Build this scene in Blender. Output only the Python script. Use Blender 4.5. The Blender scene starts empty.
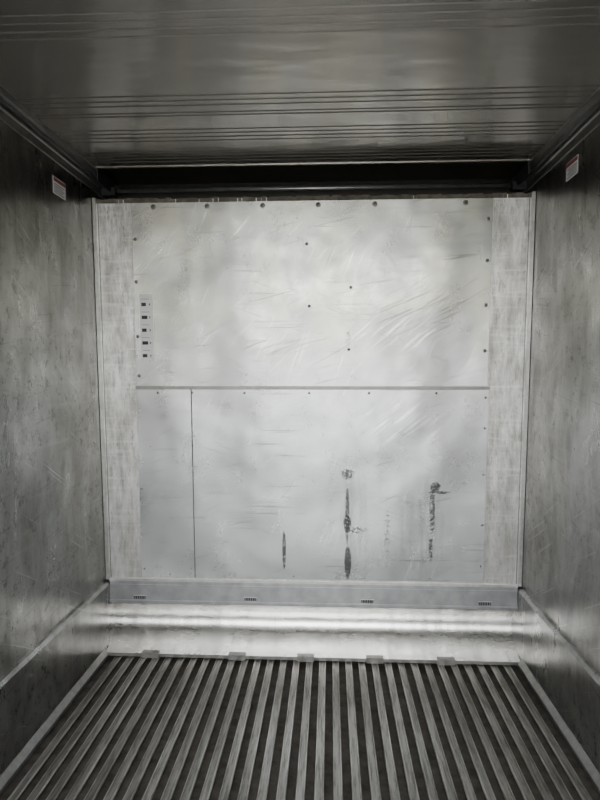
import bpy, math, random, bmesh
from mathutils import Vector, Matrix
random.seed(4)
W=1.2625; REAR=-1.8; CZ=2.84
# ------------------------------------------------------------------ node helper
class Mat:
    def __init__(s,name):
        s.m=bpy.data.materials.new(name); s.m.use_nodes=True
        s.nt=s.m.node_tree; s.b=s.nt.nodes['Principled BSDF']
        s.tc=s.nt.nodes.new('ShaderNodeTexCoord'); s.obj=s.tc.outputs['Object']
    def n(s,t): return s.nt.nodes.new(t)
    def L(s,a,b):
        if isinstance(a,(int,float)): b.default_value=a
        elif isinstance(a,(tuple,list)):
            b.default_value=tuple(a)+((1,) if len(a)==3 and len(b.default_value)==4 else ())
        else: s.nt.links.new(a,b)
    def mapv(s,scale=(1,1,1),loc=(0,0,0),rot=(0,0,0)):
        v=s.obj
        if any(rot):
            m0=s.n('ShaderNodeMapping'); s.L(v,m0.inputs[0]); m0.inputs['Rotation'].default_value=rot; v=m0.outputs[0]
        m=s.n('ShaderNodeMapping'); s.L(v,m.inputs[0]); m.inputs['Scale'].default_value=scale
        m.inputs['Location'].default_value=loc; return m.outputs[0]
    def noise(s,scale,detail=4,rough=.55,loc=(0,0,0),rot=(0,0,0),dist=0):
        v=s.mapv(scale,loc,rot); n=s.n('ShaderNodeTexNoise'); s.L(v,n.inputs['Vector'])
        n.inputs['Scale'].default_value=1; n.inputs['Detail'].default_value=detail
        n.inputs['Roughness'].default_value=rough; n.inputs['Distortion'].default_value=dist
        return n.outputs['Fac']
    def rng(s,v,a,b,c=0,d=1,smooth=False):
        r=s.n('ShaderNodeMapRange'); s.L(v,r.inputs[0])
        for i,k in enumerate((a,b,c,d)): r.inputs[i+1].default_value=k
        if smooth: r.interpolation_type='SMOOTHSTEP'
        return r.outputs[0]
    def math(s,op,a,b=0.0):
        m=s.n('ShaderNodeMath'); m.operation=op; s.L(a,m.inputs[0]); s.L(b,m.inputs[1]); return m.outputs[0]
    def mul(s,a,b): return s.math('MULTIPLY',a,b)
    def mix(s,f,a,b):
        m=s.n('ShaderNodeMix'); m.data_type='RGBA'; s.L(f,m.inputs[0]); s.L(a,m.inputs[6]); s.L(b,m.inputs[7]); return m.outputs[2]
    def sep(s):
        x=s.n('ShaderNodeSeparateXYZ'); s.L(s.obj,x.inputs[0]); return x.outputs
    def blob(s,cx,cz,rx,rz,ax=(0,2)):
        o=s.sep()
        a=s.math('DIVIDE',s.math('SUBTRACT',o[ax[0]],cx),rx); b=s.math('DIVIDE',s.math('SUBTRACT',o[ax[1]],cz),rz)
        d=s.math('ADD',s.mul(a,a),s.mul(b,b)); return s.rng(d,0,1,1,0,True)
    def bump(s,h,strength,dist=.01,prev=None):
        b=s.n('ShaderNodeBump'); s.L(h,b.inputs['Height']); b.inputs['Strength'].default_value=strength
        b.inputs['Distance'].default_value=dist
        if prev is not None: s.L(prev,b.inputs['Normal'])
        return b.outputs[0]
    def out(s,col,rough=.5,metal=0,normal=None,spec=None,aniso=None):
        s.L(col,s.b.inputs['Base Color']); s.L(rough,s.b.inputs['Roughness']); s.L(metal,s.b.inputs['Metallic'])
        if normal is not None: s.L(normal,s.b.inputs['Normal'])
        if spec is not None: s.b.inputs['Specular IOR Level'].default_value=spec
        return s.m

def plain(name,col,rough=.5,metal=0.,var=.25,sc=30):
    m=Mat(name); n=m.noise((sc,sc,sc),4)
    c2=tuple(x*(1-var) for x in col)
    return m.out(m.mix(m.rng(n,.3,.7),c2,col),rough,metal)

# ---- side wall aluminium
def mk_wall():
    m=Mat('stained_wall_aluminium')
    v=m.noise((1,1.3,.9),5,.6); st=m.noise((1,4,1.6),8,.7,dist=.4); fine=m.noise((1,60,60),3); hz=m.noise((1,1.2,25),4)
    c=m.mix(m.rng(v,.35,.65),(.245,.242,.23),(.36,.357,.345))
    c=m.mix(m.mul(m.rng(st,.45,.66),.7),c,(.13,.124,.11))
    c=m.mix(m.mul(m.rng(hz,.55,.75),.2),c,(.46,.458,.45))
    sp=m.rng(m.noise((1,18,18),12,.84),.53,.61); sp=m.mul(sp,m.rng(m.noise((1,1.6,1.6),4,loc=(3,1,2)),.34,.56))
    c=m.mix(m.mul(sp,.9),c,(.05,.046,.039))
    dr=m.rng(m.noise((1,12,1.1),8,.72,loc=(0,4,0)),.46,.64)
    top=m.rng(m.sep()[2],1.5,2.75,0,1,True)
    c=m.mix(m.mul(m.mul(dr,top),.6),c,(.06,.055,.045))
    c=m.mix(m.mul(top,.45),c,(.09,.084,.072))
    for r,l in ((.5,0),(-.15,4)):
        scr=m.rng(m.noise((1,1.8,110),3,.6,rot=(r,0,0),loc=(0,l,l)),.65,.71)
        c=m.mix(m.mul(scr,.5),c,(.55,.55,.54) if l==0 else (.06,.056,.05))
    nrm=m.bump(m.noise((2,2.5,2.5),2),.4,.035)
    nrm=m.bump(fine,.12,.002,nrm)
    return m.out(c,m.rng(st,.3,.7,.23,.38),.85,nrm)
M_wall=mk_wall()
# ---- ceiling
def mk_ceil():
    m=Mat('ceiling_sheet_metal')
    v=m.noise((1.1,1.1,1),4,.6); sp=m.rng(m.noise((40,40,40),5,.7),.64,.72)
    c=m.mix(m.rng(v,.3,.7),(.31,.298,.27),(.39,.378,.35)); c=m.mix(m.mul(sp,.6),c,(.11,.10,.08))
    nrm=m.bump(m.noise((2.0,5,2),2),.3,.02)
    return m.out(c,m.rng(v,.3,.7,.17,.26),.8,nrm)
M_ceil=mk_ceil()
# ---- bulkhead stained columns
def mk_col():
    m=Mat('grimy_bulkhead_aluminium')
    a=m.noise((15,9,3),12,.8); b=m.noise((34,30,7),12,.85,loc=(2,0,1)); k=m.noise((3,3,40),4); big=m.noise((4,1,2.2),5,.6,loc=(7,0,3))
    c=m.mix(m.rng(a,.40,.58),(.42,.412,.385),(.95,.95,.945))
    c=m.mix(m.mul(m.rng(b,.52,.60),.7),c,(.16,.143,.115))
    c=m.mix(m.mul(m.rng(big,.48,.64),.5),c,(.34,.322,.287))
    c=m.mix(m.mul(m.rng(k,.52,.66),.4),c,(.96,.96,.955))
    low=m.rng(m.sep()[2],.0,1.0,.45,0,True)
    c=m.mix(low,c,(.44,.437,.425))
    return m.out(c,m.rng(a,.3,.7,.46,.28),.6,m.bump(b,.2,.003))
M_col=mk_col()
# ---- liner sheets (object space: x across, z up the bulkhead)
def mk_liner():
    m=Mat('scuffed_liner_sheet')
    big=m.noise((1.6,1,1.3),4,.6,loc=(1,0,2)); mid=m.noise((5,1,3.5),9,.75)
    c=m.mix(m.rng(big,.3,.7),(.60,.622,.645),(.73,.752,.775))
    up=m.rng(m.sep()[2],.9,1.8,0,1,True)
    c=m.mix(m.mul(up,.48),c,(.40,.40,.375))
    warm_glow=m.mul(up,m.rng(m.noise((3.2,1,2.6),6,.62,loc=(5,0,1)),.44,.62))
    c=m.mix(m.mul(warm_glow,.6),c,(.73,.715,.59))  # yellowish reflected glow, painted into the upper sheet's base colour
    gr=m.rng(m.noise((2.2,1,3.2),9,.7,loc=(8,0,5)),.42,.64)
    c=m.mix(m.mul(gr,m.rng(up,0,1,.24,.48)),c,(.33,.33,.315))
    c=m.mix(m.mul(m.rng(mid,.45,.70),.32),c,(.34,.34,.33))
    s1=m.rng(m.noise((2.2,1,85),3,.6,dist=.3),.60,.67); s1=m.mul(s1,m.rng(m.noise((3,1,3),3,loc=(9,0,9)),.42,.56))
    c=m.mix(m.mul(s1,.65),c,(.20,.20,.185))
    for rot,loc in ((.5,3),(-.35,8),(1.2,5),(.25,12),(.8,20)):
        sd=m.rng(m.noise((2.0,1,95),3,.6,rot=(0,rot,0),loc=(loc,0,loc)),.61,.68)
        sd=m.mul(sd,m.rng(m.noise((3,1,3),3,loc=(loc*2,0,9)),.44,.58))
        c=m.mix(m.mul(sd,.65),c,(.19,.18,.16) if rot not in(1.2,.8) else (.97,.97,.97))
    for rot,cx,cz,rx,rz in ((.40,.62,1.62,.40,.18),(.55,.80,1.72,.28,.16),(.2,.30,1.78,.25,.08),(.35,-.2,1.42,.3,.06),(.1,.75,1.95,.3,.06)):
        s2=m.rng(m.noise((2.6,1,80),4,.6,rot=(0,rot,0),loc=(cx,0,cz)),.55,.63); s2=m.mul(s2,m.blob(cx,cz,rx,rz))
        c=m.mix(m.mul(s2,.75),c,(.20,.17,.13))
    s3=m.rng(m.noise((4,1,60),3,.6,rot=(0,.7,0)),.53,.60); s3=m.mul(s3,m.math('MAXIMUM',m.blob(.55,.98,.35,.18),m.blob(.5,1.50,.35,.12)))
    c=m.mix(m.mul(s3,.8),c,(.98,.98,.98))
    chip=m.rng(m.noise((38,1,38),3,.6,loc=(4,0,4)),.70,.74)
    c=m.mix(m.mul(chip,.6),c,(.18,.16,.13))
    rub=m.mul(m.rng(m.noise((34,1,3),6,.65),.40,.62),m.math('MAXIMUM',m.blob(.26,.40,.12,.6),m.blob(.68,.36,.2,.45)))
    c=m.mix(m.mul(rub,.5),c,(.28,.28,.275))
    pitn=m.noise((48,1,60),6,.75)
    for cx,cz,rx,rz,st in ((-.158,.20,.015,.15,.44),(.222,.42,.017,.22,.44),(.226,.13,.026,.13,.41),(.222,.37,.030,.07,.43),(.224,.67,.055,.04,.48),
                           (.725,.46,.024,.19,.48),(.74,.60,.04,.035,.45),(.76,.565,.09,.012,.46),(.72,.22,.018,.12,.49),(.46,.33,.03,.22,.56),(.28,.33,.08,.03,.52),
                           (.22,1.47,.02,.07,.54),(-.7,.9,.02,.04,.55)):
        bl=m.blob(cx,cz,rx,rz)
        msk=m.mul(m.rng(m.math('ADD',pitn,m.mul(bl,.12)),st+.05,st+.14),m.rng(bl,.05,.45))
        c=m.mix(m.mul(msk,.88),c,(.04,.04,.04))
    rough=m.rng(mid,.3,.7,.16,.32)
    d=m.noise((1.5,1,1.3),1,.5,loc=(3,0,7)); d2=m.noise((4.2,1,3.8),1,.5,loc=(1,0,3))
    nrm=m.bump(d,.7,.06); nrm=m.bump(d2,.6,.014,nrm)
    return m.out(c,rough,.74,nrm)
M_liner=mk_liner()
M_trimbright=plain('bright_aluminium',(.60,.60,.59),.32,.85)
M_trim=plain('dull_aluminium',(.28,.276,.264),.40,.8)
M_sill=plain('sill_aluminium',(.40,.408,.42),.36,.8,.3,14)
def mk_kick():
    m=Mat('kick_plate_aluminium')
    a=m.noise((3,1.5,18),5,.65); b=m.noise((50,8,8),5,.7)
    c=m.mix(m.rng(a,.3,.7),(.66,.652,.635),(.80,.795,.78)); c=m.mix(m.mul(m.rng(b,.54,.72),.5),c,(.36,.348,.32))
    nrm=m.bump(m.noise((6,2,2),2),.5,.018)
    return m.out(c,m.rng(a,.3,.7,.22,.33),.97,nrm)
M_kick=mk_kick()
def mk_bar(name,k):
    m=Mat(name)
    a=m.noise((14,.8,1),4,.6); b=m.noise((70,5,10),6,.75)
    c=m.mix(m.rng(a,.35,.65),(.19*k,.183*k,.166*k),(.35*k,.34*k,.32*k)); c=m.mix(m.mul(m.rng(b,.46,.63),.75),c,(.09*k,.083*k,.07*k))
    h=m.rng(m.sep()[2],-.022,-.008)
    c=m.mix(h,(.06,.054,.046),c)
    return m.out(c,m.rng(b,.3,.7,.28,.45),.8,m.bump(b,.25,.003))
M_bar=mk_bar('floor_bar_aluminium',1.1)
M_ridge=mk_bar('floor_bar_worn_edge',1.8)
M_groove=plain('floor_channel_grime',(.15,.135,.112),.7,.1,.6,18)
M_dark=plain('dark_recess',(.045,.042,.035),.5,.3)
M_sealant=plain('aged_sealant',(.22,.20,.16),.8,0,.6,20)
M_bolt=plain('bolt_head_steel',(.20,.19,.175),.45,.7)
M_slot=plain('slot_black',(.02,.02,.02),.6)
M_seam=plain('dark_seam_sealant',(.12,.12,.115),.6)  # dark filler colour of the vertical joint between lower sheets
M_paper=plain('label_paper',(.92,.92,.92),.45,0,.04)
M_ink=plain('label_ink',(.03,.03,.03),.5)
M_red=plain('label_red_ink',(.40,.10,.10),.5)
M_ground=plain('concrete_ground',(.42,.41,.38),.9,0,.3,3)

# ------------------------------------------------------------------ mesh helper
class MB:
    def __init__(s,name,mats,loc=(0,0,0),rot=(0,0,0),parent=None):
        s.name=name; s.mats=mats; s.bm=bmesh.new(); s.loc=loc; s.rot=rot; s.parent=parent
    def box(s,x0,x1,y0,y1,z0,z1,mi=0,rot=None):
        vs=[s.bm.verts.new((x,y,z)) for x in(x0,x1) for y in(y0,y1) for z in(z0,z1)]
        if rot:
            c=Vector(((x0+x1)/2,(y0+y1)/2,(z0+z1)/2)); R=Matrix.Rotation(rot[0],3,rot[1])
            for v in vs: v.co=c+R@(v.co-c)
        for f in((0,1,3,2),(4,6,7,5),(0,4,5,1),(2,3,7,6),(0,2,6,4),(1,5,7,3)):
            fc=s.bm.faces.new([vs[i] for i in f]); fc.material_index=mi
    def extr(s,prof,a0,a1,axis='y',mi=0,closed=True,smooth=False,mis=None):
        """extrude a 2D profile; axis y: prof=(x,z); axis x: prof=(y,z)"""
        def P(p,a): return (p[0],a,p[1]) if axis=='y' else (a,p[0],p[1])
        A=[s.bm.verts.new(P(p,a0)) for p in prof]; B=[s.bm.verts.new(P(p,a1)) for p in prof]
        n=len(prof)
        for i in range(n if closed else n-1):
            j=(i+1)%n; f=s.bm.faces.new((A[i],A[j],B[j],B[i])); f.material_index=mis[i] if mis else mi; f.smooth=smooth
        if closed:
            for r in (A,B[::-1]): 
                f=s.bm.faces.new(r); f.material_index=mi
    def disc(s,x,y,z,r,h,mi=0,seg=12):
        """domed bolt head facing -y"""
        rings=[]
        for rr,hh in((r,0),(r,-h*.4),(r*.75,-h*.85),(r*.3,-h)):
            rings.append([s.bm.verts.new((x+rr*math.cos(2*math.pi*i/seg),y+hh,z+rr*math.sin(2*math.pi*i/seg))) for i in range(seg)])
        for a,b in zip(rings,rings[1:]):
            for i in range(seg):
                f=s.bm.faces.new((a[i],a[(i+1)%seg],b[(i+1)%seg],b[i])); f.material_index=mi; f.smooth=True
        f=s.bm.faces.new(rings[-1]); f.material_index=mi
    def done(s,bevel=0):
        bmesh.ops.recalc_face_normals(s.bm,faces=s.bm.faces)
        me=bpy.data.meshes.new(s.name); s.bm.to_mesh(me); s.bm.free()
        o=bpy.data.objects.new(s.name,me); bpy.context.collection.objects.link(o)
        for m in s.mats: me.materials.append(m)
        o.location=s.loc; o.rotation_euler=s.rot
        if s.parent: o.parent=s.parent
        if bevel:
            b=o.modifiers.new('bevel','BEVEL'); b.width=bevel; b.segments=2; b.limit_method='ANGLE'
        return o
def empty(name,loc=(0,0,0),rot=(0,0,0)):
    o=bpy.data.objects.new(name,None); bpy.context.collection.objects.link(o); o.location=loc; o.rotation_euler=rot; return o

# ------------------------------------------------------------------ room shell
END=3.90
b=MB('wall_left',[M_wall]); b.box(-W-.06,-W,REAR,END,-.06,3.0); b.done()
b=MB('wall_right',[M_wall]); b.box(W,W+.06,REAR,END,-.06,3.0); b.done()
b=MB('wall_front',[M_dark]); b.box(-W,W,END,END+.06,-.06,3.0); b.done()
b=MB('ceiling',[M_ceil,M_dark])
b.box(-W,W,REAR,3.34,CZ,3.0)
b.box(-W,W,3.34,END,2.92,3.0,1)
def rib(y,h=.003): b.extr([(y-.006,CZ),(y-.003,CZ-h),(y+.003,CZ-h),(y+.006,CZ)],-W,W,'x')
for c0,cnt,dy in((1.93,4,.045),(2.50,3,.045),(2.66,2,.03),(2.84,4,.045),(3.12,4,.045)):
    for i in range(cnt): rib(c0+i*dy)
y=-1.6
while y<1.7:
    for i in range(4): rib(y+i*.045)
    y+=.65
b.box(-W,W,3.325,3.345,CZ-.004,CZ,0)
b.done()

# corner rails
for s,nm in((-1,'trim_1'),(1,'trim_2')):
    b=MB(nm,[M_trim])
    P=[(W,CZ),(W-.075,CZ),(W-.075,CZ-.008),(W-.05,CZ-.010),(W-.045,CZ-.018),(W-.022,CZ-.022),(W-.018,CZ-.04),(W-.010,CZ-.045),(W-.008,CZ-.08),(W,CZ-.082)]
    b.extr([(s*x,z) for x,z in P],REAR,3.78)
    b.box(min(s*(W-.045),s*(W-.03)),max(s*(W-.045),s*(W-.03)),REAR,3.75,CZ-.032,CZ-.018)
    b.done()
# scuff bands
for s,nm in((-1,'baseboard_left'),(1,'baseboard_right')):
    b=MB(nm,[M_wall,M_trim])
    P=[(W,0),(W-.05,0),(W-.047,.012),(W-.026,.035),(W-.024,.40),(W-.014,.418),(W,.42)]
    b.extr([(s*x,z) for x,z in P],REAR,3.78)
    P=[(W-.024,.0),(W-.056,.0),(W-.053,.016),(W-.030,.040),(W-.024,.042)]
    b.extr([(s*x,z) for x,z in P],REAR,3.48,mi=1)
    b.done()

# ------------------------------------------------------------------ floor with T-bars
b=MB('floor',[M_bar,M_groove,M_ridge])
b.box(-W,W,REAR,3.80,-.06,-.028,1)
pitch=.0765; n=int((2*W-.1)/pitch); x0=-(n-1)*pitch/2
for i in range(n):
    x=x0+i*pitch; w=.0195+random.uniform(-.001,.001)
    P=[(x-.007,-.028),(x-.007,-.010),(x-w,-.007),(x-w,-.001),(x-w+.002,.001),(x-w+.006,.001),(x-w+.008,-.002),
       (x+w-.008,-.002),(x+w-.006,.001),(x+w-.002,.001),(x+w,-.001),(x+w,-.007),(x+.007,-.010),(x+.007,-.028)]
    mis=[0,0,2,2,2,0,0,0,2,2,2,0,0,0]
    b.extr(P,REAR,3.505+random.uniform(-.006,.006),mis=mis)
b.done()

# ------------------------------------------------------------------ bulkhead
TILT=math.atan(.13/2.26); BO=(0,3.60,.43); H=2.265
bulk=empty('bulkhead',BO,(TILT,0,0))
b=MB('backing_sheet',[M_col,M_trimbright,M_sealant,M_trim],parent=bulk)
b.box(-W+.004,W-.004,0,.035,0,H+.01,0)
for s in(-1,1):   # edge angles
    xa,xb=sorted((s*(W-.003),s*(W-.022))); b.box(xa,xb,-.012,.0,0,H+.02,1)
    xa,xb=sorted((s*(W-.030),s*(W-.034))); b.box(xa,xb,-.004,.0,0,H,3)
for i in range(90):
    x=-W+.03+i*(2*W-.06)/89; w=random.uniform(.008,.025)
    b.box(x-w,x+w,-.004,.03,H-.010,H+random.uniform(.010,.018),2)
b.done()

SE=1.19
b=MB('upper_sheet',[M_liner],parent=bulk); b.box(-1.032,1.028,-.0065,-.0005,SE+.004,H-.010); b.done(.0015)
b=MB('lower_left_sheet',[M_liner],parent=bulk); b.box(-1.036,-.708,-.0065,-.0005,.018,SE-.014); b.done(.0015)
b=MB('lower_right_sheet',[M_liner],parent=bulk); b.box(-.703,1.036,-.0065,-.0005,.018,SE-.014); b.done(.0015)
b=MB('panel_seams',[M_trim,M_seam],parent=bulk); b.box(-1.04,1.04,-.0078,-.0005,SE-.013,SE+.004); b.box(-.708,-.703,-.005,-.0005,.018,SE-.014,1); b.done()
b=MB('bolts',[M_bolt,M_trim],parent=bulk)
def bolt(x,z,r=.011):
    b.disc(x,-.0065,z-.43,r*1.1,.0015,1,14); b.disc(x,-.008,z-.43,r*.6,.005,0)
for x in(-.903,-.590,-.270,.048,.368,.875): bolt(x,2.66,.014)
for z in(2.478,2.236,1.918,1.686): bolt(-1.015,z,.010)
for z in(2.57,2.34,2.09,1.83): bolt(1.005,z,.010)
for z in(1.56,1.38,1.105,.80,.55): bolt(1.018,z,.006)
for z in(1.0,.5): bolt(-1.018,z,.006)
for x,z in((-.018,2.443),(.235,2.195),(-.005,2.09),(.225,1.84)): bolt(x,z,.009)
for x in(-.905,-.70,-.387,-.005,.345,.734): bolt(x,1.585,.007)
for x in(-.86,-.1,.72): bolt(x,.468,.005)
b.done()
b=MB('barcode_labels',[M_paper,M_ink],parent=bulk)
b.box(-1.001,-.923,-.0080,-.0060,1.355,1.735)
for i in range(5):
    z=1.365+i*.075
    b.box(-.990,-.955 if i%2 else -.962,-.0086,-.0079,z,z+.020,1)
    b.box(-.990,-.945,-.0086,-.0079,z+.040,z+.042,1)
    b.box(-.944,-.938,-.0086,-.0079,z+.004,z+.016,1)
b.done()

# header tube and recess parts above the bulkhead
hr=empty('header_rail')
b=MB('tube',[M_sill,M_dark],parent=hr)
cyl=[(3.60+.011*math.cos(a*math.pi/6),2.79+.011*math.sin(a*math.pi/6)) for a in range(12)]
b.extr(cyl,-W+.07,W-.07,'x',0,True,True)
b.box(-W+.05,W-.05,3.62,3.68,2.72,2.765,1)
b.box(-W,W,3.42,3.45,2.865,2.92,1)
b.done()
for s,nm in((-1,'bracket_a'),(1,'bracket_b')):
    b=MB(nm,[M_slot,M_trim],parent=hr)
    xa,xb=sorted((s*(W-.02),s*(W-.10))); b.box(xa,xb,3.56,3.64,2.755,2.80,0)
    xa,xb=sorted((s*(W-.07),s*(W-.078))); b.box(xa,xb,3.36,3.62,2.775,2.84,0)
    b.done()

# ------------------------------------------------------------------ sill trim + curved kick plate
b=MB('bulkhead_sill',[M_sill,M_slot,M_trimbright])
XW=W-.026
b.box(-XW,XW,3.590,3.66,.30,.438,0)
b.box(-XW,XW,3.580,3.60,.425,.440,2)
b.box(-XW,XW,3.584,3.60,.395,.402,0)
b.box(-XW,XW,3.578,3.60,.289,.305,0)
for x in(-1.05,-.365,.345,1.045):
    b.box(x-.036,x+.036,3.586,3.5905,.312,.330,1)
    b.box(x-.04,x+.04,3.5868,3.5905,.331,.334,2)
    for k in range(5): b.box(x-.03+k*.014,x-.026+k*.014,3.5855,3.587,.312,.330,0)
b.done(.001)
b=MB('kick_plate',[M_kick,M_trim])
P=[]; q=((3.580,.287),(3.76,.225),(3.74,.03),(3.475,.024))
for i in range(25):
    t=i/24; u=1-t; k=(u**3,3*u*u*t,3*u*t*t,t**3)
    P.append((sum(k[j]*q[j][0] for j in range(4)),sum(k[j]*q[j][1] for j in range(4))))
b.extr(P,-XW,XW,'x',0,False,True)
b.extr([(3.475,.024),(3.475,.004),(3.77,.004),(3.77,.287),(3.72,.287),(3.72,.012),(3.60,.012)],-XW,XW,'x',1)
for x in(-.951,-.431,-.024,.384,.798):
    b.box(x-.05,x+.05,3.462,3.50,.001,.034,1)
    b.box(x-.012,x+.012,3.456,3.465,.006,.026,1)
b.done()

# ------------------------------------------------------------------ warning labels on the walls
for s,y,z in((-1,3.04,2.64),(1,2.96,2.67)):
    b=MB('warning_label',[M_paper,M_red,M_ink])
    def lb(y0,y1,z0,z1,d,mi):
        xa,xb=sorted((s*(W+.0005),s*(W-d))); b.box(xa,xb,y+y0,y+y1,z+z0,z+z1,mi)
    lb(-.070,.070,-.042,.042,.0015,0); lb(-.066,.066,.020,.038,.0022,1)
    for k in range(5): lb(-.06,.055-.02*(k%2),-.034+k*.01,-.031+k*.01,.0022,2)
    b.done()

# ground outside the open rear doors
b=MB('ground_outside',[M_ground]); b.box(-30,30,-60,REAR-.02,-1.35,-1.30); b.done()

# ------------------------------------------------------------------ light
w=bpy.data.worlds.new('overcast_sky'); bpy.context.scene.world=w; w.use_nodes=True
nt=w.node_tree; bg=nt.nodes['Background']; tc=nt.nodes.new('ShaderNodeTexCoord'); sx=nt.nodes.new('ShaderNodeSeparateXYZ')
nt.links.new(tc.outputs['Generated'],sx.inputs[0]); cr=nt.nodes.new('ShaderNodeValToRGB'); nt.links.new(sx.outputs[2],cr.inputs[0])
e=cr.color_ramp.elements; e[0].position=0.0; e[0].color=(.30,.295,.25,1); e[1].position=.5; e[1].color=(.92,.95,1,1)
k=e.new(.03); k.color=(.42,.42,.35,1); k=e.new(.07); k.color=(.99,1,1,1)
nt.links.new(cr.outputs[0],bg.inputs[0]); bg.inputs[1].default_value=11
l=bpy.data.lights.new('door_opening_portal','AREA'); l.shape='RECTANGLE'; l.size=2*W; l.size_y=CZ; l.cycles.is_portal=True
lo=bpy.data.objects.new('door_opening_portal',l); bpy.context.collection.objects.link(lo); lo.location=(0,REAR,CZ/2); lo.rotation_euler=(math.pi/2,0,math.pi) 
# ------------------------------------------------------------------ camera
c=bpy.data.cameras.new('camera'); co=bpy.data.objects.new('camera',c); bpy.context.collection.objects.link(co)
co.location=(.117,0,1.70); co.rotation_euler=(math.radians(87.43),0,math.radians(2.86))
c.sensor_fit='VERTICAL'; c.sensor_height=24; c.lens=24*601/800; c.clip_start=.02
bpy.context.scene.camera=co
